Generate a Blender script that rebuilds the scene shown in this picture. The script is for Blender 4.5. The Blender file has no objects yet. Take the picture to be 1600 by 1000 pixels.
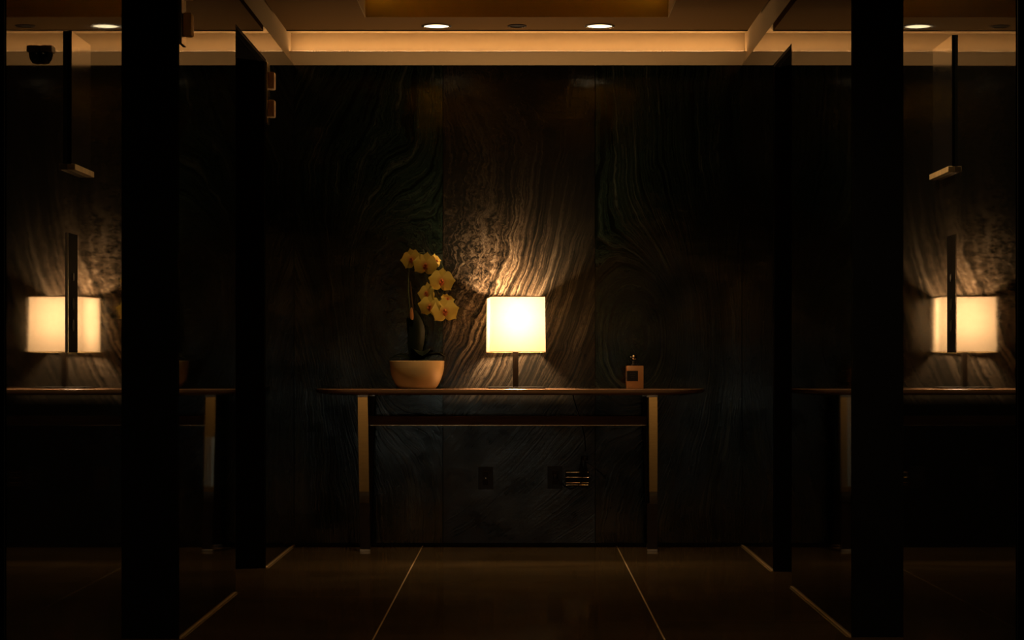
import bpy, bmesh, math, random
from mathutils import Vector, Matrix
random.seed(4)
SC = bpy.context.scene
COL = SC.collection
pi = math.pi

# ------------------------------------------------------------------ camera, world, exposure
F = 3266.0          # focal length in pixels of the 1600 px frame
CH = 1.02           # camera height
YB = 11.5           # distance of the marble wall
WL, WR = -1.252, 1.212
cam = bpy.data.cameras.new('camera')
co = bpy.data.objects.new('camera', cam); COL.objects.link(co)
co.location = (0, 0, CH); co.rotation_euler = (pi/2, 0, 0)
cam.sensor_width = 36; cam.lens = 36*F/1600
cam.shift_x = -15/1600; cam.shift_y = 62/1600
cam.clip_start = .05; cam.clip_end = 200
SC.camera = co
SC.view_settings.view_transform = 'Standard'
SC.view_settings.look = 'None'
SC.view_settings.gamma = 1
SC.view_settings.exposure = 0.0
SC.view_settings.use_curve_mapping = False
w = bpy.data.worlds.new('world'); SC.world = w; w.use_nodes = True
w.node_tree.nodes['Background'].inputs[0].default_value = (0, 0, 0, 1)
w.node_tree.nodes['Background'].inputs[1].default_value = 0
SC.cycles.max_bounces = 12
SC.cycles.sample_clamp_indirect = 6

WARM = (1.0, .58, .27)
def lamp_light(kind, name, loc, energy, color, rot=(0, 0, 0), parent=None, **kw):
    l = bpy.data.lights.new(name, kind); l.energy = energy; l.color = color
    for k, v in kw.items(): setattr(l, k, v)
    o = bpy.data.objects.new(name, l); COL.objects.link(o)
    o.location = loc; o.rotation_euler = rot
    if parent: o.parent = parent
    return o

def P(px, py, Y):
    """photo pixel at distance Y -> point"""
    return Vector(((px-815)/F*Y, Y, CH+(562-py)/F*Y))

# ------------------------------------------------------------------ materials
def mat(name, col=(.5, .5, .5), rough=.5, metal=0, spec=.5, coat=0, emit=None, es=0, ior=1.5):
    m = bpy.data.materials.new(name); m.use_nodes = True
    b = m.node_tree.nodes['Principled BSDF']
    b.inputs['Base Color'].default_value = (*col, 1)
    b.inputs['Roughness'].default_value = rough
    b.inputs['Metallic'].default_value = metal
    b.inputs['Specular IOR Level'].default_value = spec
    b.inputs['IOR'].default_value = ior
    b.inputs['Coat Weight'].default_value = coat
    b.inputs['Coat Roughness'].default_value = .05
    if emit:
        b.inputs['Emission Color'].default_value = (*emit, 1)
        b.inputs['Emission Strength'].default_value = es
    return m

class NT:
    def __init__(s, m):
        s.t = m.node_tree; s.n = s.t.nodes; s.l = s.t.links
        s.b = s.n.get('Principled BSDF')
        s.tc = s.n.new('ShaderNodeTexCoord')
        s.obj = s.tc.outputs['Object']
    def lk(s, a, b):
        if hasattr(a, 'is_output') or isinstance(a, bpy.types.NodeSocket): s.l.new(a, b)
        else: b.default_value = a
    def math(s, op, a, b=0, c=0, clamp=False):
        n = s.n.new('ShaderNodeMath'); n.operation = op; n.use_clamp = clamp
        s.lk(a, n.inputs[0]); s.lk(b, n.inputs[1]); s.lk(c, n.inputs[2])
        return n.outputs[0]
    def sep(s, v):
        n = s.n.new('ShaderNodeSeparateXYZ'); s.lk(v, n.inputs[0]); return n.outputs
    def comb(s, x, y, z):
        n = s.n.new('ShaderNodeCombineXYZ')
        for i, q in enumerate((x, y, z)): s.lk(q, n.inputs[i])
        return n.outputs[0]
    def noise(s, v, scale=5, detail=3, rough=.55, dist=0):
        n = s.n.new('ShaderNodeTexNoise'); s.lk(v, n.inputs['Vector'])
        n.inputs['Scale'].default_value = scale; n.inputs['Detail'].default_value = detail
        n.inputs['Roughness'].default_value = rough; n.inputs['Distortion'].default_value = dist
        return n.outputs[0]
    def mapping(s, v, scale=(1, 1, 1), rot=(0, 0, 0)):
        n = s.n.new('ShaderNodeMapping'); s.lk(v, n.inputs[0])
        n.inputs['Scale'].default_value = scale; n.inputs['Rotation'].default_value = rot
        return n.outputs[0]
    def ramp(s, f, stops, interp='LINEAR'):
        n = s.n.new('ShaderNodeValToRGB'); s.lk(f, n.inputs[0]); e = n.color_ramp.elements
        n.color_ramp.interpolation = interp
        while len(e) < len(stops): e.new(.5)
        for i, (p, c) in enumerate(stops):
            e[i].position = p
            e[i].color = (c, c, c, 1) if isinstance(c, (int, float)) else (*c, 1)
        return n.outputs[0]
    def mix(s, f, a, b):
        n = s.n.new('ShaderNodeMix'); n.data_type = 'RGBA'
        s.lk(f, n.inputs[0]); s.lk(a if not isinstance(a, tuple) else (*a, 1), n.inputs[6])
        s.lk(b if not isinstance(b, tuple) else (*b, 1), n.inputs[7]); return n.outputs[2]
    def bump(s, h, strength=.2, dist=.01, prev=None):
        n = s.n.new('ShaderNodeBump'); s.lk(h, n.inputs['Height'])
        n.inputs['Strength'].default_value = strength; n.inputs['Distance'].default_value = dist
        if prev: s.l.new(prev, n.inputs['Normal'])
        return n.outputs[0]

def textured(name, col, var, rough, scale=(1, 1, 1), nscale=8, bump=.05, **kw):
    m = mat(name, col, rough, **kw); t = NT(m)
    f = t.noise(t.mapping(t.obj, scale), nscale, 4)
    t.lk(t.ramp(f, [(.3, tuple(c*(1-var) for c in col)), (.7, tuple(min(1, c*(1+var)) for c in col))]), t.b.inputs['Base Color'])
    t.lk(t.math('MULTIPLY_ADD', f, rough*.4, rough*.8), t.b.inputs['Roughness'])
    if bump: t.lk(t.bump(f, bump, .005), t.b.inputs['Normal'])
    return m

def marble(name, side):
    """dark figured marble: streaks follow the level lines of a warped field"""
    m = mat(name, (.02, .02, .018), .2); t = NT(m); M = t.math
    o = t.sep(t.obj); x, z = o[0], o[2]
    p = t.comb(x, 0.0, z)
    # broad warp
    wa = M('SUBTRACT', t.noise(p, 1.7, 3, .5), .5)
    wb = M('SUBTRACT', t.noise(t.mapping(p, (1, 1, 1), (0, 1.1, 0)), 5.5, 4, .6), .5)
    # contorted zones
    def bump_at(cx, cz, rx, rz):
        dx = M('DIVIDE', M('SUBTRACT', x, cx), rx); dz = M('DIVIDE', M('SUBTRACT', z, cz), rz)
        r = M('ADD', M('MULTIPLY', dx, dx), M('MULTIPLY', dz, dz))
        return M('EXPONENT', M('MULTIPLY', r, -1.0))
    if side == 0:
        phi = M('ADD', x, M('MULTIPLY', M('EXPONENT', M('MULTIPLY', M('SUBTRACT', z, 1.21), -1.15)), .36))
        zone = M('ADD', bump_at(-.30, 1.68, .20, .42), M('MULTIPLY', bump_at(-.20, 2.45, .34, .25), .55), clamp=True)
        phi = M('ADD', phi, M('MULTIPLY', bump_at(-.2, 2.62, .3, .3), .3))
    elif side > 0:
        phi = M('SUBTRACT', M('MULTIPLY', x, .9), M('MULTIPLY', bump_at(.70, 1.15, .28, .55), .62))
        phi = M('SUBTRACT', phi, M('MULTIPLY', bump_at(.45, 2.3, .3, .5), .12))
        zone = M('MULTIPLY', bump_at(.65, 1.3, .2, .25), .25)
    else:
        phi = M('ADD', M('MULTIPLY', x, .8), M('MULTIPLY', bump_at(-.75, 1.25, .25, .6), .45))
        phi = M('ADD', phi, M('MULTIPLY', bump_at(-1.3, 2.0, .5, .7), .3))
        zone = M('MULTIPLY', bump_at(-.8, 1.45, .2, .4), .4)
    phi = M('ADD', phi, M('MULTIPLY', wa, .16))
    phi = M('ADD', phi, M('MULTIPLY', wb, M('MULTIPLY_ADD', zone, .34, .022)))
    lines = t.comb(M('MULTIPLY', phi, 58.0), 0.0, M('ADD', M('MULTIPLY', z, 1.1), M('MULTIPLY', wb, 1.2)))
    v1 = t.noise(lines, 1.0, 6, .62)
    lines2 = t.comb(M('MULTIPLY', phi, 9.0), 3.0, M('MULTIPLY', z, .9))
    v2 = t.noise(lines2, 1.0, 2, .5)
    cr = t.noise(t.mapping(p, (1, 1, 1), (0, .7, 0)), 26, 5, .7, 1.5)          # crackle
    f = M('ADD', M('MULTIPLY', v1, .72), M('MULTIPLY', v2, .34))
    f = M('ADD', f, M('MULTIPLY', M('SUBTRACT', cr, .5), M('MULTIPLY_ADD', zone, .75, .06)))
    f = M('MULTIPLY_ADD', f, 1.45, -.24)
    if side == 0:
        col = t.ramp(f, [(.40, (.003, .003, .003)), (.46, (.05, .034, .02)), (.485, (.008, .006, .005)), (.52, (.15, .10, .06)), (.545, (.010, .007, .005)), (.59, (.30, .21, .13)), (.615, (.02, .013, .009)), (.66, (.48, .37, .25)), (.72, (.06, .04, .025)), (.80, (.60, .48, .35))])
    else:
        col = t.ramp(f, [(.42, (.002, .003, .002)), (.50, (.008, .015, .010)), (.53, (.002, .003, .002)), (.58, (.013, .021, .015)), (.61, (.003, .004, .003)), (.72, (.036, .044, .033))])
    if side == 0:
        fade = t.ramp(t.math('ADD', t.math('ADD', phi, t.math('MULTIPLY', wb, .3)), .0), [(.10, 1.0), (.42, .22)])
        brown = M('MULTIPLY', bump_at(.02, 1.28, .35, .34), 1.15, clamp=True)  # lamp glow's falloff put into the vein colour, strongest around the lamp
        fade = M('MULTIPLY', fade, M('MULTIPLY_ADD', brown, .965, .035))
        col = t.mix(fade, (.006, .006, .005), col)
    t.lk(col, t.b.inputs['Base Color'])
    t.lk(t.ramp(f, [(.38, .05), (.55, .10), (.62, .06), (.75, .13)]), t.b.inputs['Roughness'])
    b1 = t.bump(f, .25, .003)
    b2 = t.bump(t.noise(t.mapping(p, (1, 1, 6)), 3.0, 2), .05, .006, b1)
    t.lk(b2, t.b.inputs['Normal'])
    t.lk(t.ramp(t.noise(p, 4.5, 3), [(.30, .14), (.70, .55)]), t.b.inputs['Specular IOR Level'])
    return m

def lacquer(name):
    """black polished side walls, faint vertical ripple"""
    m = mat(name, (.004, .004, .003), .045, ior=1.5); t = NT(m)
    v = t.mapping(t.obj, (1, 9, .35))
    f = t.noise(v, 2.2, 3, .6)
    g = t.noise(t.mapping(t.obj, (1, 60, .5)), 2.0, 2, .5)
    t.lk(t.bump(g, .02, .0001, t.bump(f, .03, .0003)), t.b.inputs['Normal'])
    t.lk(t.ramp(f, [(.3, .015), (.75, .04)]), t.b.inputs['Roughness'])
    return m

M_ = {
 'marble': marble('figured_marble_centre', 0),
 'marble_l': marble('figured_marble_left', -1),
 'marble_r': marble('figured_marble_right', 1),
 'lacquer': lacquer('black_lacquer'),
 'jamb': textured('black_jamb', (.004, .004, .004), .2, .6, spec=.08),
 'doorm': textured('dark_door_metal', (.02, .017, .014), .2, .4, (1, 1, .1), 30, .02, metal=.6),
 'plaster': textured('warm_plaster', (.28, .20, .105), .03, .9, spec=.05, nscale=30, bump=.02),
 'gap': mat('shadow_gap', (.01, .008, .006), .9, spec=.1),
 'base': mat('black_base', (.006, .006, .006), .5, spec=.3),
 'chrome': textured('polished_steel', (.72, .66, .58), .02, .012, (1, 1, .3), 6, .0, metal=1),
 'brushed': textured('brushed_steel', (.55, .5, .44), .06, .25, (1, 1, .1), 60, .02, metal=1),
 'bronze': textured('dark_bronze', (.03, .02, .014), .1, .35, nscale=30, bump=.02, metal=.7),
 'darkwood': textured('dark_walnut', (.10, .048, .02), .35, .5, (.6, 8, 8), 6, .03, spec=.3),
 'tabletop': textured('brown_lacquered_wood', (.27, .155, .085), .3, .15, (.6, 10, 10), 5, .02, coat=.4),
 'ceramic': textured('honey_ceramic', (.78, .54, .24), .06, .25, nscale=4, bump=.01, coat=.7),
 'glint': textured('satin_steel', (.85, .75, .62), .02, .14, nscale=9, bump=.0, metal=1),
 'brass': textured('dull_brass', (.55, .36, .2), .1, .18, nscale=20, bump=.02, metal=1),
 'soil': textured('bark_soil', (.03, .018, .01), .5, .9, nscale=60, bump=.6),
 'leaf': textured('orchid_leaf', (.005, .009, .003), .3, .45, (3, 3, .5), 9, .05, spec=.2),
 'leafglint': textured('leaf_highlight', (.42, .17, .05), .3, .45, (3, 3, .5), 30, .05),
 'stem': textured('orchid_stem', (.06, .08, .03), .2, .5, nscale=20),
 'black': textured('black_plastic', (.008, .007, .007), .15, .35, nscale=20, bump=.01),
 'glassamber': textured('amber_bottle_glass', (.62, .29, .11), .06, .12, nscale=6, bump=0, coat=.6),
 'label': mat('black_label', (.006, .006, .006), .6),
 'ink': mat('grey_print', (.10, .09, .08), .6),
 'grout': textured('pale_grout', (.34, .23, .11), .1, .45, nscale=40, bump=.02),
 'lens': mat('downlight_lens', (.8, .8, .8), .4, emit=(1, .76, .42), es=3.2),
 'offlens': mat('unlit_lens', (.02, .015, .012), .3),
 'led': mat('led_strip', (.8, .8, .8), .5, emit=(1.0, .52, .03), es=52),
 'lanternlens': textured('lantern_lens', (.55, .38, .22), .08, .4, nscale=20, bump=.01),
 'glassdark': mat('dome_glass', (.01, .01, .01), .08, coat=1),
 'dusk': mat('dusk_glass', (.05, .06, .06), .3, emit=(.80, .95, .80), es=.36),
 'sheen_glow': mat('added_sheen_glow', (.05, .06, .06), .3, emit=(.85, .92, .80), es=7.0),
 'wood_pale': textured('warm_wood', (.60, .42, .20), .2, .4, (1, 8, 8), 6, .02),
}
# floor tile
def tile_mat():
    m = mat('polished_tile', (.07, .043, .020), .1); t = NT(m)
    f = t.noise(t.mapping(t.obj, (.6, 1.6, 1)), 2.4, 6, .6, .8)
    t.lk(t.ramp(f, [(.3, (.055, .033, .012)), (.7, (.09, .058, .024))]), t.b.inputs['Base Color'])
    g = t.noise(t.mapping(t.obj, (2, .6, 1)), 3.0, 3)
    t.lk(t.ramp(g, [(.3, .06), (.7, .14)]), t.b.inputs['Roughness'])
    t.lk(t.bump(g, .05, .001), t.b.inputs['Normal'])
    return m
M_['tile'] = tile_mat()
M_['ceil'] = textured('dim_ceiling_paint', (.15, .085, .030), .04, .9, spec=.05, nscale=30, bump=.02)
M_['covled'] = mat('cove_strip', (.8, .8, .8), .5, emit=(1, .60, .29), es=42)
# lamp shade: thin translucent linen
def shade_mat():
    m = bpy.data.materials.new('linen_shade'); m.use_nodes = True
    t = NT(m); n = t.n; l = t.l
    for q in list(n):
        if q.type == 'BSDF_PRINCIPLED': n.remove(q)
    out = [q for q in n if q.type == 'OUTPUT_MATERIAL'][0]
    tr = n.new('ShaderNodeBsdfTranslucent'); df = n.new('ShaderNodeBsdfDiffuse'); mx = n.new('ShaderNodeMixShader')
    wv = t.noise(t.mapping(t.obj, (1, 1, 14)), 90, 2)
    c = t.ramp(wv, [(.3, (.235, .195, .14)), (.7, (.265, .22, .16))])
    l.new(c, tr.inputs[0]); l.new(c, df.inputs[0]); mx.inputs[0].default_value = .42
    l.new(tr.outputs[0], mx.inputs[1]); l.new(df.outputs[0], mx.inputs[2]); l.new(mx.outputs[0], out.inputs[0])
    return m
M_['shade'] = shade_mat()
def petal_mat():
    m = mat('petal', (.8, .62, .2), .5); t = NT(m)
    x = t.sep(t.obj)
    r = t.math('SQRT', t.math('ADD', t.math('MULTIPLY', x[0], x[0]), t.math('MULTIPLY', x[1], x[1])))
    a = t.math('MULTIPLY', r, 18.0, clamp=True)
    ve = t.noise(t.mapping(t.obj, (1, 1, 1)), 90, 3)
    c = t.mix(t.ramp(a, [(.1, 0.0), (.55, 1.0)]), (.62, .24, .05), (.84, .66, .13))
    c2 = t.mix(t.math('MULTIPLY', ve, .35), c, (.80, .50, .10))
    t.lk(c2, t.b.inputs['Base Color'])
    t.b.inputs['Subsurface Weight'].default_value = .15
    t.b.inputs['Subsurface Radius'].default_value = (.01, .006, .003)
    t.lk(t.bump(ve, .3, .001), t.b.inputs['Normal'])
    return m
M_['petal'] = petal_mat()
M_['lip'] = textured('orchid_lip', (.55, .14, .03), .2, .45, nscale=60)

# ------------------------------------------------------------------ mesh helpers
def add_box(bm, x0, x1, y0, y1, z0, z1, bev=0):
    r = bmesh.ops.create_cube(bm, size=1)
    vs = r['verts']
    for v in vs:
        v.co = Vector(((x0+x1)/2+v.co.x*(x1-x0), (y0+y1)/2+v.co.y*(y1-y0), (z0+z1)/2+v.co.z*(z1-z0)))
    if bev:
        es = list({e for v in vs for e in v.link_edges})
        bmesh.ops.bevel(bm, geom=es, offset=bev, segments=2, affect='EDGES', profile=.5)
def add_lathe(bm, prof, c=(0, 0, 0), n=32, cap=True, axis=None):
    rings = []
    for (r, z) in prof:
        rings.append([bm.verts.new((c[0]+r*math.cos(2*pi*i/n), c[1]+r*math.sin(2*pi*i/n), c[2]+z)) for i in range(n)])
    for a, b in zip(rings, rings[1:]):
        for i in range(n): bm.faces.new((a[i], a[(i+1) % n], b[(i+1) % n], b[i]))
    if cap:
        bm.faces.new(rings[0][::-1]); bm.faces.new(rings[-1])
    vs = [v for r in rings for v in r]
    if axis == 'x':
        bmesh.ops.rotate(bm, verts=vs, cent=c, matrix=Matrix.Rotation(pi/2, 3, 'Y'))
    if axis == 'y':
        bmesh.ops.rotate(bm, verts=vs, cent=c, matrix=Matrix.Rotation(pi/2, 3, 'X'))
def catmull(pts, k=6):
    pts = [Vector(p) for p in pts]; q = [pts[0]] + pts + [pts[-1]]; out = []
    for i in range(1, len(q)-2):
        for j in range(k):
            t = j/k
            out.append(.5*((2*q[i]) + (q[i+1]-q[i-1])*t + (2*q[i-1]-5*q[i]+4*q[i+1]-q[i+2])*t*t + (3*q[i]-q[i-1]-3*q[i+1]+q[i+2])*t**3))
    out.append(pts[-1]); return out
def add_tube(bm, pts, r, n=8):
    rr = r if isinstance(r, (list, tuple)) else [r]*len(pts)
    pts = [Vector(p) for p in pts]; rings = []
    for i, p in enumerate(pts):
        d = (pts[min(i+1, len(pts)-1)]-pts[max(i-1, 0)]).normalized()
        a = d.cross(Vector((0, 1, 0)))
        if a.length < .05: a = d.cross(Vector((1, 0, 0)))
        a.normalize(); b = d.cross(a)
        rings.append([bm.verts.new(p+rr[i]*(math.cos(2*pi*j/n)*a+math.sin(2*pi*j/n)*b)) for j in range(n)])
    for u, v in zip(rings, rings[1:]):
        for j in range(n): bm.faces.new((u[j], u[(j+1) % n], v[(j+1) % n], v[j]))
    bm.faces.new(rings[0][::-1]); bm.faces.new(rings[-1])
def obj(name, bm, m, parent=None, smooth=False, loc=None):
    bmesh.ops.recalc_face_normals(bm, faces=bm.faces)
    me = bpy.data.meshes.new(name); bm.to_mesh(me); bm.free()
    me.materials.append(M_[m] if isinstance(m, str) else m)
    if smooth:
        me.shade_smooth()
        me.set_sharp_from_angle(angle=math.radians(40))
    o = bpy.data.objects.new(name, me); COL.objects.link(o)
    if parent: o.parent = parent
    if loc is not None: o.location = loc
    return o
def box(name, x0, x1, y0, y1, z0, z1, m, parent=None, bev=0):
    bm = bmesh.new(); add_box(bm, x0, x1, y0, y1, z0, z1, bev)
    return obj(name, bm, m, parent)
def thing(name, label, cat, loc=(0, 0, 0), rz=0, group=None):
    o = bpy.data.objects.new(name, None); COL.objects.link(o)
    o.location = loc; o.rotation_euler = (0, 0, rz); o['label'] = label; o['category'] = cat
    if group: o['group'] = group
    o.empty_display_size = .1
    return o
def struct(name, label=None, cat=None):
    o = bpy.data.objects.new(name, None); COL.objects.link(o); o['kind'] = 'structure'
    if label: o['label'] = label
    if cat: o['category'] = cat
    return o
def copy_tree(o, parent=None):
    c = o.copy(); COL.objects.link(c)
    if parent: c.parent = parent
    for ch in list(o.children): copy_tree(ch, c)
    return c

# ------------------------------------------------------------------ setting
ZC = CH + 514/1.021/284.0        # ceiling
ZM = CH + 460/284.0              # top of marble and lacquer
YF = YB/1.021                    # fascia plane
YE = -14.0                       # far end behind the camera
TK = .22

# floor: slab + tiles
fl = struct('floor', 'polished dark brown tile floor with thin pale joints', 'floor')
box('subfloor', WL-TK, WR+TK, YE, YB, -.08, -.004, 'grout', fl)
jx = [WL-TK, WL+.012, -.542, .521, WR-.012, WR+TK]
jw = .0032
proto = None
def add_tile(x0, x1, y0, y1):
    bm = bmesh.new(); add_box(bm, x0, x1, y0, y1, -.03, 0)
    obj('tile', bm, 'tile', fl)
L = 2.12
for k in range(5):
    x0, x1 = jx[k]+jw, jx[k+1]-jw
    y = YB - (.39 if k == 1 else 1.9 if k == 2 else 1.2 if k == 3 else 2.0)
    y1 = YB
    while y1 > YE:
        add_tile(x0, x1, max(y, YE)+.0022, y1-.0022)
        y1 = y; y -= L

box('reflection_blocker', WL-TK, WR+TK, YE, -2.0, 0, .006, 'jamb', fl)  # unseen black sheet, added to stop the floor mirroring the lit end wall
def yl(px): return F*(-WL)/(815-px)
def yr(px): return F*WR/(px-815)
def side_wall(name, sgn, X, openings, heads, label):
    w_ = struct(name, label, 'wall')
    xa, xb = (X-TK, X) if sgn < 0 else (X, X+TK)
    ys = [YB]
    for a, b in openings: ys += [a, b]
    ys.append(YE)
    n = len(openings)
    for i in range(0, len(ys), 2):
        pp = box('pier_panel', xa, xb, ys[i+1], ys[i], 0, ZM, 'lacquer', w_)
        if sgn > 0 and i == 4:      # this panel is hung a hair out of true
            for v in pp.data.vertices:
                if v.co.x < X+.01 and v.co.y > (ys[i]+ys[i+1])/2: v.co.x -= .007
        b0 = X if sgn < 0 else X-.007
        box('floor_strip', b0, b0+.007, ys[i+1], ys[i], -.002, .004, 'grout', w_)
    for (a, b), h in zip(openings, heads):
        box('header_panel', xa, xb, b, a, h, ZM, 'lacquer', w_)
        box('threshold', X-TK if sgn < 0 else X-.02, X+.02 if sgn < 0 else X+TK, b, a, -.004, .0006, 'tile', w_)
        # jamb lining of the lift opening: sides, head, thin metal edge
        j = .012
        e = .003
        box('jamb', xa, xb-(0 if sgn > 0 else e)+(0), a-j, a, 0, h, 'jamb', w_) if sgn < 0 else box('jamb', xa+e, xb, a-j, a, 0, h, 'jamb', w_)
        box('jamb', xa, xb-e, b, b+j, 0, h, 'jamb', w_) if sgn < 0 else box('jamb', xa+e, xb, b, b+j, 0, h, 'jamb', w_)
        box('jamb_head', xa, xb-e, b+j, a-j, h-j, h, 'jamb', w_) if sgn < 0 else box('jamb_head', xa+e, xb, b+j, a-j, h-j, h, 'jamb', w_)
        s0 = X-.030 if sgn < 0 else X+.024
        box('head_bead', s0, s0+.006, b+j, a-j, h-j-.004, h-j, 'bronze', w_)
    box('upper_plaster', xa, xb, YE, YB, ZM, ZC, 'plaster', w_)
    return w_
opL = [(yl(415), yl(368)), (yl(280), yl(190)), (yl(10), yl(10)-1.1), (2.4, 1.3)]
opR = [(yr(1208), yr(1237)), (yr(1330), yr(1415)), (yr(1587), yr(1587)-1.1), (2.4, 1.3)]
side_wall('wall_left', -1, WL, opL, [2.49, 2.49, 2.49, 2.49], 'polished black lacquer wall on the left with lift openings')
side_wall('wall_right', 1, WR, opR, [2.44, 2.49, 2.49, 2.49], 'polished black lacquer wall on the right with lift openings')
nd = 0
for sgn, X, ops, heads in ((-1, WL, opL, [2.49]*4), (1, WR, opR, [2.44, 2.49, 2.49, 2.49])):
    for (a, b), h in zip(ops, heads):
        nd += 1
        d = struct('door_%d' % nd)
        xd = X+sgn*TK
        m_ = (a+b)/2
        for y0, y1 in ((b, m_-.002), (m_+.002, a)):
            box('door_leaf', min(xd, xd+sgn*.04), max(xd, xd+sgn*.04), y0, y1, 0.0, h, 'doorm', d)

# back wall with three marble panels, dark joints
wb = struct('wall_back', 'dark figured marble wall of three tall panels behind the console table', 'wall')
box('backing', WL-TK, WR+TK, YB+.02, YB+.12, 0, ZC, 'gap', wb)
sx = [WL, (692-815)/284, (930-815)/284, WR]
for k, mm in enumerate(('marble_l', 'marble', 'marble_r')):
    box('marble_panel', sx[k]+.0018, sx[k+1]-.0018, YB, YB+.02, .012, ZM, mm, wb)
box('upper_plaster', WL, WR, YB-.002, YB+.02, ZM, ZC, 'plaster', wb)
bb = box('baseboard_back', WL, WR, YB-.004, YB+.02, 0, .012, 'base'); bb['kind'] = 'structure'

# end wall behind the camera, with a dusk-lit glazed opening
wf = struct('wall_front')
box('front_panel', WL-TK, WR+TK, YE-.1, YE, 0, ZC, 'wood_pale', wf)
lamp_light('AREA', 'unseen_warm_fill', ((WL+WR)/2, YE+.9, CH+1.62), 20, (1, .62, .26), (math.radians(-28), 0, 0), shape='RECTANGLE', size=2.2, size_y=.08)  # unseen fill light, added so the legs mirror a warm end wall
win = struct('window_1')
for x0, x1, z0, z1, mm in ((-1.15, -.60, .10, .95, 'dusk'), (-.95, -.86, .95, 1.10, 'sheen_glow'), (-.98, -.80, .12, .36, 'sheen_glow'), (-.40, -.12, .10, .95, 'dusk'), (.80, 1.0, .10, 1.9, 'dusk')):  # unseen panes placed for cool sheen on the marble, bright ones added on top
    y_ = YE+(.02 if mm == 'dusk' else .03)
    box('pane', x0, x1, YE, y_, z0, z1, mm, win)

# ceiling with long coffer
ce = struct('ceiling', 'warm dropped ceiling panel with a long recessed coffer', 'ceiling')
ZP = CH+1.67                       # underside of the dropped panel
YP = 1.67*F/(562-48)               # its far edge
px0, px1 = (448-815)/F*YP, (1168-815)/F*YP
cy0, cy1 = 6.1, 1.67*F/(562-27)
cx0, cx1 = (570-815)/F*cy1, (1045-815)/F*cy1
CT = .28
def ring(name, x0, x1, y0, y1, z0, z1, m):
    box(name, x0, x1, cy1, y1, z0, z1, m, ce)
    box(name, x0, cx0, y0, cy1, z0, z1, m, ce)
    box(name, cx1, x1, y0, cy1, z0, z1, m, ce)
    box(name, cx0, cx1, y0, cy0, z0, z1, m, ce)
ring('ceiling_panel', px0, px1, YE, YP, ZP, ZP+.05, 'ceil')
ring('upper_slab', WL-TK, WR+TK, YE, YB+.02, ZC, ZC+.05, 'plaster')
e = .004
box('coffer_side', cx0, cx0+e, cy0, cy1, ZP, ZP+CT, 'plaster', ce)
box('coffer_side', cx1-e, cx1, cy0, cy1, ZP, ZP+CT, 'plaster', ce)
box('coffer_end', cx0+e, cx1-e, cy1-e, cy1, ZP, ZP+CT, 'plaster', ce)
box('coffer_end', cx0+e, cx1-e, cy0, cy0+e, ZP, ZP+CT, 'plaster', ce)
box('coffer_top', cx0, cx1, cy0, cy1, ZP+CT, ZP+CT+.04, 'plaster', ce)
# ledge above the marble with a light cove behind its lip, and a dark strip painting the shadow line at the panel edge
ZL = CH+(562-80)/F*YF
tr = struct('trim_1', 'plaster ledge above the marble wall with a light cove behind its lip', 'trim')
bm = bmesh.new()
sec = [(YF, ZL), (YF, ZL-.004), (YB, ZM), (YB, ZL-.004), (YF+.008, ZL-.004), (YF+.008, ZL)]
ra, rb = [[bm.verts.new((x, y, z)) for y, z in sec] for x in (WL, WR)]
for i in range(6): bm.faces.new((ra[i], ra[(i+1) % 6], rb[(i+1) % 6], rb[i]))
bm.faces.new(ra); bm.faces.new(rb[::-1])
obj('ledge', bm, 'plaster', tr)
box('cove_back', WL, WR, YF+.085, YB, ZL-.004, ZC, 'plaster', tr)
sl = box('shadow_line', px0, px1, YP-.026, YP+.002, ZP-.002, ZP+.052, 'gap'); sl['kind'] = 'structure'  # black strip standing for the shadow line along the panel's far edge
t = thing('light_strip', 'warm light strip hidden behind the ledge above the marble wall', 'light strip', ((WL+WR)/2, YF+.026, ZL-.004))
hl = (WR-WL)/2-.01
box('housing', -hl, hl, -.008, .008, 0, .004, 'brushed', t)
box('diffuser', -hl, hl, -.006, .006, .004, .007, 'covled', t)

# amber light strips in troughs low on the coffer sides, facing up
for sgn, X, wd in ((-1, cx0, 'left'), (1, cx1, 'right')):
    t = thing('light_strip', 'long amber light strip in a trough on the %s side of the ceiling coffer' % wd, 'light strip', (X, (cy0+cy1)/2, ZP+.10))
    hl = (cy1-cy0)/2-.10
    q = lambda a, b: sorted((-sgn*a, -sgn*b))
    box('housing', *q(0, .12), -hl, hl, 0, .008, 'plaster', t)
    box('trough_lip', *q(.115, .12), -hl, hl, .008, .03, 'plaster', t)
    box('diffuser', *q(.075, .100), -hl, hl, .008, .012, 'led', t)

# ------------------------------------------------------------------ downlights
def downlight(x, y, lit, label, power=0, r=.063, wide=82):
    t = thing('downlight' if lit != 'off' else 'ceiling_sensor', label, 'ceiling light' if lit != 'off' else 'sensor', (x, y, ZP))
    bm = bmesh.new()
    add_lathe(bm, [(r, .002), (r+.013, -.001), (r+.013, -.004), (r, -.006), (r-.002, .002)], n=40, cap=False)
    obj('trim_ring', bm, 'brushed' if lit == 'on' else 'bronze', t, True)
    bm = bmesh.new(); add_lathe(bm, [(.001, -.004), (r*.6, -.0045), (r-.001, -.002)], n=40, cap=False)
    obj('lens', bm, 'lens' if lit == 'on' else 'offlens', t, True)
    if power:
        lamp_light('SPOT', 'spot_beam', (0, 0, -.02), power, (1, .68, .36), parent=t, spot_size=math.radians(wide), spot_blend=.9, shadow_soft_size=.04)
    return t
yd = F*(ZP-CH)/(562-40)
downlight((682-815)/F*yd, yd, 'on', 'round lit downlight near the marble wall, above the orchid', 45)
downlight((937-815)/F*yd, yd, 'on', 'round lit downlight near the marble wall, right of the ceiling centre', 45)
downlight((808-815)/F*yd, yd, 'off', 'small dark round ceiling fitting between the two lit downlights', 0, .035)
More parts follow.
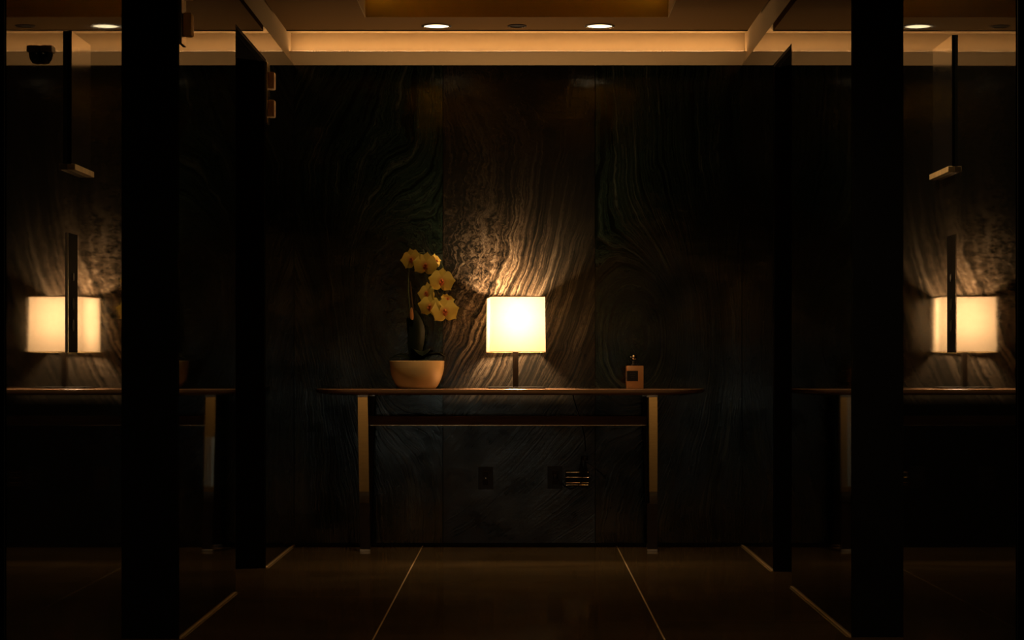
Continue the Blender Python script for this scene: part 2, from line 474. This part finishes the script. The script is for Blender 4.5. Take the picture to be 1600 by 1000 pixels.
downlight(.54, 5.82, 'on', 'round lit downlight beyond the coffer, reflected in the marble', 70, wide=165)
downlight(-.56, 5.82, 'off', 'unlit round ceiling fitting beyond the coffer', 0, .05)

# ------------------------------------------------------------------ console table
YT0, YT1 = 11.07, 11.47       # front and back of the top
ZT = CH - (608-562)/F*YT0     # top surface
cxT = (490+1105)/2
xl, xr = (488-815)/F*YT0, (1106-815)/F*YT0
tbl = thing('console_table', 'long brown console table with rounded ends and polished metal legs against the marble wall', 'table', ((xl+xr)/2, (YT0+YT1)/2, 0))
tx, ty = (xl+xr)/2, (YT0+YT1)/2
# top: superellipse plan, underside bevelled inward
bm = bmesh.new()
hx, hy = (xr-xl)/2, (YT1-YT0)/2
def plan(sx_, sy_, z, n=72):
    out = []
    for i in range(n):
        a = 2*pi*i/n
        c, s = math.cos(a), math.sin(a)
        x = (hx-.20)*(1 if c > 1e-6 else -1 if c < -1e-6 else 0) + .20*math.copysign(abs(c)**.9, c)
        y = hy*math.copysign(abs(s)**.9, s)
        out.append(bm.verts.new((x*sx_, y*sy_, z)))
    return out
rings = [plan(1, 1, ZT-.002), plan(1.0, 1.0, ZT-.012), plan(.992, .985, ZT-.022), plan(.93, .90, ZT-.032)]
top = plan(.997, .985, ZT)
rings = [top]+rings
for a, b in zip(rings, rings[1:]):
    n = len(a)
    for i in range(n): bm.faces.new((a[i], a[(i+1) % n], b[(i+1) % n], b[i]))
bm.faces.new(top); bm.faces.new(rings[-1][::-1])
bmesh.ops.remove_doubles(bm, verts=bm.verts, dist=.0005)
obj('tabletop', bm, 'tabletop', tbl, True)
# legs
zu = ZT-.032
def leg(px_top0, px_top1, px_bot0, px_bot1, y_top, y_bot, th=.022, low_reflection=True):
    z0 = .012
    def X(px, y): return (px-815)/F*y - tx
    bm = bmesh.new()
    zs = [zu-.012, zu*.80, zu*.5, zu*.25, z0]
    rows = []
    for i, z in enumerate(zs):
        k = (zs[0]-z)/(zs[0]-z0)
        y = y_top+(y_bot-y_top)*k
        a = X(px_top0+(px_bot0-px_top0)*k, YT0+.04); b = X(px_top1+(px_bot1-px_top1)*k, YT0+.04)
        yy = y-ty
        t_ = th*(1-.35*k)
        rows.append([bm.verts.new(q) for q in ((a, yy, z), (b, yy, z), (b, yy+t_, z), (a, yy+t_, z))])
    for r0, r1 in zip(rows, rows[1:]):
        for j in range(4): bm.faces.new((r0[j], r0[(j+1) % 4], r1[(j+1) % 4], r1[j]))
    bm.faces.new(rows[0]); bm.faces.new(rows[-1][::-1])
    es = [e for e in bm.edges if abs(e.verts[0].co.z-e.verts[1].co.z) > .02]
    bmesh.ops.bevel(bm, geom=es, offset=.0015, segments=1, affect='EDGES')
    lg = obj('leg', bm, 'chrome' if low_reflection else 'bronze', tbl)
    if low_reflection:  # dark reflection on the lower leg, built as a bronze-coloured shell
        zt = .255; bm = bmesh.new(); rr = []
        for z in (z0, zt):
            k = (zs[0]-z)/(zs[0]-z0); y = y_top+(y_bot-y_top)*k-ty; t_ = th*(1-.35*k)
            a = X(px_top0+(px_bot0-px_top0)*k, YT0+.04); b = X(px_top1+(px_bot1-px_top1)*k, YT0+.04)
            rr.append([bm.verts.new(q) for q in ((a-.001, y-.0012, z), (b+.001, y-.0012, z), (b+.001, y+t_+.001, z), (a-.001, y+t_+.001, z))])
        for j in range(4): bm.faces.new((rr[0][j], rr[0][(j+1) % 4], rr[1][(j+1) % 4], rr[1][j]))
        bm.faces.new(rr[0][::-1]); bm.faces.new(rr[1])
        obj('dark_reflection', bm, 'bronze', lg)
    a, b = X(px_top0, YT0+.04), X(px_top1, YT0+.04)
    c = box('mounting_plate', a-.001, b+.001, y_top-ty-.003, y_top-ty+th+.003, zu-.012, zu+.004, 'brushed', lg, .001)
    a, b = X(px_bot0, YT0+.04), X(px_bot1, YT0+.04)
    box('foot_plate', a-.002, b+.002, y_bot-ty-.004, y_bot-ty+th, 0, .012, 'brushed', lg, .001)
    return lg
leg(558, 574, 563, 578, YT0+.068, YT0+.0475)
leg(1011, 1028, 1012, 1027, YT0+.068, YT0+.0475)
leg(566, 580, 560, 573, YT1-.10, YT1-.055, low_reflection=False)
leg(1008, 1021, 1016, 1029, YT1-.10, YT1-.055, low_reflection=False)
# long rail between the leg frames
ry = ty-.02
a, b = (574-815)/F*ry-tx, (1013-815)/F*ry-tx
zr0, zr1 = CH-(665-562)/F*ry, CH-(650-562)/F*ry
box('rail', a, b, -.03, .03, zr0+.003, zr1, 'darkwood', tbl, .002)
box('rail_edge', a+.004, b-.004, -.031, -.024, zr0, zr0+.004, 'brass', tbl)
for px in (566, 1019):
    q = (px-815)/F*ry-tx
    box('cross_brace', q-.012, q+.012, -.13, .13, zr0+.006, zr1-.004, 'darkwood', tbl, .002)
    box('support_bracket', q-.02, q+.02, -.04, .04, zr1-.006, zu+.002, 'base', tbl, .002)

# ------------------------------------------------------------------ table lamp
YLp = 11.305
xlp = (805.5-815)/F*YLp
k = YLp/F
lamp = thing('table_lamp', 'lit square-shaded table lamp with slim dark stem in the middle of the console', 'lamp', (xlp, YLp, ZT), math.radians(5))
zs0, zs1 = CH+(562-550)*k-ZT, CH+(562-465)*k-ZT
hw, hd = 42*k, 50*k
bm = bmesh.new()
def sq_ring(x, y, z, r=.006):
    out = []
    for (sx_, sy_, a0) in ((1, 1, 0), (-1, 1, 90), (-1, -1, 180), (1, -1, 270)):
        for j in range(4):
            a = math.radians(a0+30*j)
            out.append(bm.verts.new((sx_*(x-r)+r*math.cos(a), sy_*(y-r)+r*math.sin(a), z)))
    return out
A = sq_ring(hw*1.01, hd*1.01, zs0); B = sq_ring(hw*.99, hd*.99, zs1)
for i in range(len(A)): bm.faces.new((A[i], A[(i+1) % len(A)], B[(i+1) % len(A)], B[i]))
sh = obj('shade', bm, 'shade', lamp, True)
for z, s in ((zs0, 1.01), (zs1, .99)):
    bm = bmesh.new()
    for (x0, x1, y0, y1) in ((-hw*s, hw*s, -hd*s, -hd*s+.003), (-hw*s, hw*s, hd*s-.003, hd*s), (-hw*s, -hw*s+.003, -hd*s, hd*s), (hw*s-.003, hw*s, -hd*s, hd*s)):
        add_box(bm, x0, x1, y0, y1, z-.002, z+.002)
    obj('shade_rim', bm, 'wood_pale', sh)
# spider and socket
bm = bmesh.new()
add_box(bm, -hw*.99, hw*.99, -.002, .002, zs1-.012, zs1-.009); add_box(bm, -.002, .002, -hd*.99, hd*.99, zs1-.012, zs1-.009)
obj('shade_carrier', bm, 'brushed', lamp)
bm = bmesh.new(); add_box(bm, -.0145, .0145, -.0145, .0145, .009, zs0+.02, .002)
obj('stem', bm, 'bronze', lamp)
bm = bmesh.new(); add_lathe(bm, [(.012, zs0+.02), (.018, zs0+.03), (.018, zs0+.065), (.012, zs0+.07)], n=20)
obj('socket', bm, 'black', lamp, True)
bm = bmesh.new()
zb = zs0+.172
add_lathe(bm, [(.012, -.055), (.016, -.035), (.028, -.012), (.032, .006), (.026, .024), (.012, .034), (.001, .036)], (0, 0, zb), 20)
gb = mat('bulb_glass', (.9, .8, .6), .3, emit=(1, .62, .28), es=9)
obj('bulb', bm, gb, lamp, True)
bm = bmesh.new(); add_box(bm, -44*k, 44*k, -.10, .10, 0, .009, .001)
obj('lamp_base', bm, 'base', lamp)
lamp_light('POINT', 'bulb_light', (0, 0, zb+.0), 125.0, (1, .64, .34), parent=lamp, shadow_soft_size=.045)

# cord behind the table down to the right-hand outlet
def CP(px, py, y): v = P(px, py, y); return (v.x-xlp, v.y-YLp, v.z-ZT)
Rinv = Matrix.Rotation(math.radians(-5), 3, 'Z')
def LP(px, py, y): return Rinv @ Vector(CP(px, py, y))
bm = bmesh.new()
pts = [LP(806, 606, 11.37), LP(845, 606.5, 11.42), LP(880, 606.5, 11.45), LP(893, 608, 11.478), LP(897, 625, 11.482), LP(905, 650, 11.482), LP(913, 680, 11.482), LP(915, 705, 11.48)]
add_tube(bm, catmull(pts, 5), .0028, 7)
cord = obj('power_cord', bm, 'black', lamp, True)
bm = bmesh.new()
# gathered loops of spare cord
for j in range(5):
    ang = .18*(j-2)
    c = LP(913-.8*j, 728, 11.478-.004*(j % 2))
    ring = []
    for q in range(17):
        a = 2*pi*q/16
        ring.append(Vector((c.x+.012*math.cos(a)+.03*math.sin(a)*ang, c.y+.004*math.cos(a), c.z+.055*math.sin(a))))
    add_tube(bm, ring, .0028, 6)
add_box(bm, LP(911, 0, 11.47).x, LP(919, 0, 11.47).x, c.y-.012, c.y+.010, c.z+.03, c.z+.055, .003)
obj('cord_bundle', bm, 'black', lamp, True)
bm = bmesh.new()
add_tube(bm, catmull([LP(912, 742, 11.478), LP(906, 756, 11.478), LP(893, 764, 11.474), LP(879, 757, 11.464), LP(869, 746, 11.456)], 6), .0028, 7)
add_tube(bm, catmull([LP(916, 722, 11.478), LP(928, 730, 11.47), LP(946, 746, 11.465)], 5), .0028, 7)
obj('cord_end', bm, 'black', lamp, True)
pv = LP(868, 745, 11.47)
bm = bmesh.new(); add_box(bm, pv.x-.014, pv.x+.014, pv.y-.016, pv.y+.006, pv.z-.018, pv.z+.014, .004)
obj('plug', bm, 'black', lamp, True)

# ------------------------------------------------------------------ outlets
def outlet(px, py, label):
    p = P(px, py, YB)
    t = thing('wall_outlet', label, 'outlet', (p.x, YB, p.z))
    bm = bmesh.new(); add_box(bm, -.041, .041, -.007, 0, -.062, .062, .002); obj('cover_plate', bm, 'black', t)
    for s in (-1, 1):
        bm = bmesh.new(); add_box(bm, -.017, .017, -.0095, -.0065, s*.024-.014, s*.024+.014, .001)
        so = obj('socket', bm, 'bronze', t)
        bm = bmesh.new()
        add_box(bm, -.008, -.006, -.0100, -.0094, s*.024-.004, s*.024+.006); add_box(bm, .006, .008, -.0100, -.0094, s*.024-.004, s*.024+.006)
        add_box(bm, -.002, .002, -.0100, -.0094, s*.024-.010, s*.024-.007)
        obj('slot', bm, 'gap', so)
    bm = bmesh.new(); add_lathe(bm, [(.003, -.001), (.003, .001)], (0, -.0073, 0), 12, axis='y'); obj('screw', bm, 'brushed', t)
outlet(759, 747, 'empty black wall outlet low on the marble, left of the plugged one')
outlet(867, 746, 'black wall outlet low on the marble with the lamp cord plugged in')

# warm glint beside the plugged outlet, built as added metal ribs
p = P(902, 748, YB)
rp = thing('glint_standin', 'warm glint on the marble, built as small added metal ribs, right of the plugged outlet', 'plate', (p.x, YB, p.z))
box('glint_backing', -.066, .066, -.002, 0, -.042, .044, 'base', rp)
for z in (.036, .008, -.022, -.034):
    bm = bmesh.new()
    pr = [Vector((-.062+.124*i/6, -.003, z)) for i in range(7)]
    add_tube(bm, pr, .0034, 14)
    obj('glint_bar', bm, 'glint', rp, True)

# ------------------------------------------------------------------ bottle
YBt = 11.22
p = P(991.5, 609, YBt); k = YBt/F
bt = thing('glass_bottle', 'square amber bottle with metal pump cap and black label on the console', 'bottle', (p.x, YBt, ZT), math.radians(7))
bm = bmesh.new(); add_box(bm, -13*k, 13*k, -.028, .028, 0, 36*k, .004); bo = obj('bottle_body', bm, 'glassamber', bt, True)
bm = bmesh.new(); add_box(bm, -13*k-.0006, 4*k, -.0290, .006, 12*k, 28*k, 0); lb = obj('label', bm, 'label', bt)
bm = bmesh.new()
for i, (a, b) in enumerate(((-9, 0), (-8, -1), (-7, -2))):
    add_box(bm, a*k, b*k, -.0293, -.0288, (24-3.2*i)*k, (24-3.2*i)*k+.0016)
obj('label_print', bm, 'ink', lb)
bm = bmesh.new()
add_lathe(bm, [(.016, 36*k), (.016, 38*k), (.011, 39*k), (.011, 43*k), (.0045, 43.5*k), (.0045, 47*k), (.010, 47.3*k), (.0105, 50.5*k), (.008, 51.5*k)], n=24)
obj('collar', bm, 'black', bt, True)
bm = bmesh.new(); add_lathe(bm, [(.009, 46*k), (.0115, 47*k), (.0115, 50*k), (.009, 52.3*k), (.002, 52.6*k)], n=24)
add_box(bm, -.022, -.004, -.004, .004, 48.5*k, 50.3*k, .0012)
obj('pump_head', bm, 'chrome', bt, True)

# ------------------------------------------------------------------ potted orchid
YO = 11.25; k = YO/F
po = P(651.5, 609, YO)
orc = thing('potted_orchid', 'yellow orchid in a honey-coloured ceramic bowl on the left of the console', 'potted plant', (po.x, YO, ZT))
R = 43.2*k; H = 43*k
bm = bmesh.new()
prof = [(.001, 0), (27*k, 0), (30*k, 1.0*k)]
for i in range(1, 10):
    a = i/9
    prof.append((R*(.70+.30*math.sin(a*pi/2)**.9), H*(.03+.97*a**1.15)))
prof[-1] = (R, H)
prof += [(R-.002, H+.002), (R-.006, H+.001), (R-.009, H-.006), (R*.86, H-.03), (.001, H-.032)]
add_lathe(bm, prof, n=64, cap=False)
bmesh.ops.remove_doubles(bm, verts=bm.verts, dist=.0008)
obj('bowl', bm, 'ceramic', orc, True)
bm = bmesh.new()
n = 28; rings = []
for r_ in (.0, .3, .6, .85, 1.0):
    if r_ == 0: rings.append([bm.verts.new((0, 0, H+.002))]); continue
    rings.append([bm.verts.new((r_*R*.90*math.cos(2*pi*i/n), r_*R*.90*math.sin(2*pi*i/n), H-.012+.012*(1-r_)+random.uniform(-.003, .004))) for i in range(n)])
for i in range(n): bm.faces.new((rings[0][0], rings[1][i], rings[1][(i+1) % n]))
for a, b in zip(rings[1:], rings[2:]):
    for i in range(n): bm.faces.new((a[i], b[i], b[(i+1) % n], a[(i+1) % n]))
for i in range(70):      # bark chips
    a, r_ = random.uniform(0, 2*pi), R*.85*math.sqrt(random.random())
    m0 = len(bm.verts)
    g = bmesh.ops.create_cube(bm, size=1)['verts']
    s = Vector((random.uniform(.006, .014), random.uniform(.005, .01), random.uniform(.004, .008)))
    rot = Matrix.Rotation(random.uniform(0, 3), 3, 'Z') @ Matrix.Rotation(random.uniform(-.5, .5), 3, 'X')
    for v in g: v.co = rot @ Vector((v.co.x*s.x, v.co.y*s.y, v.co.z*s.z)) + Vector((r_*math.cos(a), r_*math.sin(a), H+.002))
so = obj('bark_chips', bm, 'soil', orc); so['kind'] = 'stuff'

def OP(px, py, dy=0):
    v = P(px, py, YO+dy); return Vector((v.x-po.x, dy, v.z-ZT))
def leaf(path, wid, side, th=.0015, nm='leaf', mt='leaf'):
    """strap leaf along path (points), width profile, side vector"""
    bm = bmesh.new(); pts = catmull(path, 5); n = len(pts); side = Vector(side).normalized()
    rows = []
    for i, p_ in enumerate(pts):
        u = i/(n-1)
        w_ = wid*(math.sin(pi*min(1, u*.93+.07))**.6)*(1 if u < .98 else .3)
        d = (pts[min(i+1, n-1)]-pts[max(i-1, 0)]).normalized(); nn = d.cross(side).normalized()
        rows.append([bm.verts.new(p_+side*w_*s+nn*(abs(s)**1.5*w_*.35)) for s in (-1, -.5, 0, .5, 1)])
    for a, b in zip(rows, rows[1:]):
        for j in range(4): bm.faces.new((a[j], a[j+1], b[j+1], b[j]))
    bmesh.ops.recalc_face_normals(bm, faces=bm.faces)
    bmesh.ops.solidify(bm, geom=list(bm.faces), thickness=th)
    return obj(nm, bm, mt, orc, True)
leaf([OP(655, 562), OP(656, 553, -.03), OP(658, 549, -.08), OP(660, 556, -.13)], .052, (1, 0, 0))
leaf([OP(648, 562), OP(636, 556, -.02), OP(622, 553, -.04), OP(609, 560, -.05)], .022, (.1, 1, .3))
leaf([OP(656, 562), OP(670, 556, -.01), OP(684, 554, .0), OP(697, 559, .01)], .022, (-.1, 1, -.3))
leaf([OP(650, 562), OP(650, 540, -.01), OP(652, 510, -.01), OP(645, 482, .0)], .046, (1, .25, 0))
leaf([OP(646, 562, .03), OP(643, 540, .03), OP(640, 515, .04), OP(637, 495, .03)], .018, (1, -.4, 0))
leaf([OP(652, 562, .05), OP(640, 556, .07), OP(630, 552, .10), OP(618, 554, .12)], .025, (.3, 1, .2))

leaf([OP(644, 500, -.03), OP(643.5, 492, -.032), OP(643, 480, -.03)], .010, (1, .2, 0), nm='leaf_highlight', mt='leafglint')  # highlight on the upright leaf, shaped as an orange sliver
# flower stem
st = [OP(652, 563, .02), OP(645, 530, .02), OP(641, 490, .015), OP(638, 450, .01), OP(640, 415, .01), OP(650, 397, .01), OP(668, 396, .01), OP(684, 404, .01), OP(694, 422, .01), OP(695, 448, .01), OP(688, 470, .01), OP(690, 490, .0)]
bm = bmesh.new(); c = catmull(st, 5)
add_tube(bm, c, [.0034-.0019*i/len(c) for i in range(len(c))], 8)
stem = obj('flower_stem', bm, 'stem', orc, True)
bm = bmesh.new(); add_tube(bm, catmull([OP(654, 563, .03), OP(650, 520, .03), OP(644, 470, .025), OP(641, 440, .02)], 5), .0022, 6)
obj('support_stake', bm, 'darkwood', orc, True)

def petal_bm(bm, ang, length, width, cup, z0=0, tipcurl=.0, base=.0):
    """petal in the local xy plane, flower faces +z"""
    nu, nv = 7, 6; rows = []
    ca, sa = math.cos(ang), math.sin(ang)
    for i in range(nu):
        u = i/(nu-1)
        w_ = width*(math.sin(pi*(u*.80+.10))**.6)*(1 if u < .95 else .6)
        row = []
        for j in range(nv+1):
            v = -1+2*j/nv
            x = base+u*length*(1-.26*v*v*(u**2)); y = v*w_
            z = z0+cup*length*(u**1.6) - .22*w_*v*v + tipcurl*u*u*length + .02*length*math.sin(6*v+ang*3)*u
            row.append(bm.verts.new((ca*x-sa*y, sa*x+ca*y, z)))
        rows.append(row)
    for a, b in zip(rows, rows[1:]):
        for j in range(nv): bm.faces.new((a[j], a[j+1], b[j+1], b[j]))
def thicken(bm, d):
    fs, vs = list(bm.faces), list(bm.verts)
    edge = [e for e in bm.edges if len(e.link_faces) == 1]
    dup = {v: bm.verts.new((v.co.x, v.co.y, v.co.z-d)) for v in vs}
    for f in fs: bm.faces.new([dup[v] for v in reversed(f.verts)])
    for e in edge:
        a, b = e.verts; bm.faces.new((a, b, dup[b], dup[a]))
def make_flower(px, py, r_px, face, roll=0, dy=-.02, attach=None, cup=.12):
    """face: direction the flower looks"""
    r = r_px*k
    c = OP(px, py, dy)
    z = Vector(face).normalized(); up = Vector((math.sin(roll), 0, math.cos(roll)))
    x = up.cross(z).normalized(); y = z.cross(x)
    Mx = Matrix((x, y, z)).transposed().to_4x4(); Mx.translation = c
    bm = bmesh.new()
    for a in (90, 218, 322): petal_bm(bm, math.radians(a), r*.98, r*.44, -cup*.5, -.002, base=.003)       # sepals
    for a in (8, 172): petal_bm(bm, math.radians(a), r*1.02, r*.72, cup, .001, base=.002)                 # broad petals
    thicken(bm, .0007)
    f = obj('flower', bm, 'petal', orc, True); f.matrix_local = Mx
    bm = bmesh.new()
    petal_bm(bm, math.radians(270), r*.42, r*.17, .55, .003, -.5)
    petal_bm(bm, math.radians(215), r*.24, r*.10, .9, .003)
    petal_bm(bm, math.radians(325), r*.24, r*.10, .9, .003)
    thicken(bm, .0007)
    g = bmesh.ops.create_icosphere(bm, subdivisions=2, radius=r*.11)['verts']
    for v in g: v.co = Vector((v.co.x, v.co.y+r*.06, v.co.z*1.3+.006))
    obj('lip', bm, 'lip', f, True)
    # pedicel back to the main stem
    if attach:
        a_ = OP(*attach, .01); inv = Mx.inverted()
        bm = bmesh.new(); add_tube(bm, catmull([inv @ (c+z*-.001), inv @ (c-z*.018), inv @ a_], 5), .0012, 6)
        obj('pedicel', bm, 'stem', f, True)
make_flower(643, 405, 17.5, (-.45, -1, .05), -.25, -.03, (644, 404))
make_flower(665, 414, 20, (-.05, -1, -.15), .15, -.05, (664, 396))
make_flower(681, 408, 12, (.95, -.55, .15), .1, -.02, (682, 403))
make_flower(690, 439, 20.5, (.10, -1, -.10), .1, -.055, (694, 425))
make_flower(667, 458, 17.5, (-.85, -.9, .1), -.2, -.03, (692, 440))
make_flower(672, 479, 19, (-.35, -1, -.15), .1, -.05, (688, 468))
make_flower(695, 486, 21.5, (.15, -1, -.05), -.1, -.06, (690, 480))
make_flower(699, 468, 11, (.5, -.9, .5), .2, -.02, (692, 460))

# ------------------------------------------------------------------ lift hardware on the left bank
def lantern(y_edge, label):
    t = thing('hall_lantern', label, 'lift lantern', (WL, y_edge+.02, 2.33))
    bm = bmesh.new(); add_box(bm, 0, .006, 0, .10, -.15, .15, .001); obj('back_plate', bm, 'brushed', t)
    for z in (-.075, .062):
        bm = bmesh.new(); add_box(bm, .006, .038, .02, .085, z-.042, z+.042, .006)
        l_ = obj('lens', bm, 'lanternlens', t, True)
lantern(yl(415), 'small tan lift lantern high on the left wall nearest the marble wall')
lantern(yl(280), 'small tan lift lantern on the left wall, cut by the top of the picture')
def sign(sgn, X, y0, y1, label):
    t = thing('floor_indicator', label, 'sign', (X, y0, 0))
    s = -sgn
    za, zb_ = 1.556, 1.926
    a, b = sorted((0, s*.012))
    bm = bmesh.new(); add_box(bm, a, b, 0, y1-y0, za+.004, zb_, .001); obj('panel', bm, 'glassdark', t)
    a, b = sorted((0, s*.022))
    bm = bmesh.new(); add_box(bm, a, b, 0, y1-y0, za-.012, za+.004, .001); obj('lower_edge', bm, 'wood_pale', t)
sign(-1, WL, 5.76, 6.015, 'dark square lift indicator panel on the left wall, high between two lift openings')
sign(1, WR, 5.83, 6.10, 'dark square lift indicator panel on the right wall, high between two lift openings')
def call_station(sgn, X, y0, y1, label):
    t = thing('call_station', label, 'lift call panel', (X, y0, 1.205)); s = -sgn
    def bb(x0, x1, *r):
        bm = bmesh.new(); a, b = sorted((s*x0, s*x1)); add_box(bm, a, b, *r); return bm
    d = y1-y0
    obj('side_edge', bb(0, .004, 0, .006, -.165, .165), 'brushed', t)
    obj('face_plate', bb(0, .004, .006, d, -.165, .165), 'jamb', t)
    for z in (-.03, -.09):
        bm = bmesh.new(); add_lathe(bm, [(.016, -.004), (.016, .004)], (s*.002, d/2, z), 20, axis='x'); obj('button', bm, 'base', t, True)
    bm = bmesh.new(); add_lathe(bm, [(.011, -.005), (.011, .005)], (s*.002, d/2, .045), 20, axis='x'); obj('key_switch', bm, 'black', t, True)
call_station(-1, WL, yl(104), yl(119), 'slim vertical lift call panel on the left wall across the lamp reflection')
call_station(1, WR, yr(1496), yr(1482), 'slim vertical lift call panel on the right wall across the lamp reflection')
# dome camera high on the left wall
yc = yl(64)
dc = thing('dome_camera', 'small dark dome camera on the left wall at the upper left edge', 'camera', (WL, yc, CH+(562-72)/F*yc))
bm = bmesh.new(); add_box(bm, 0, .034, -.02, .02, -.018, .0, .004); obj('bracket', bm, 'lanternlens', dc, True)
bm = bmesh.new(); add_lathe(bm, [(.023, -.018), (.023, -.024), (.020, -.036), (.014, -.045), (.001, -.048)], (.008, .0, 0), 24); obj('dome', bm, 'glassdark', dc, True)
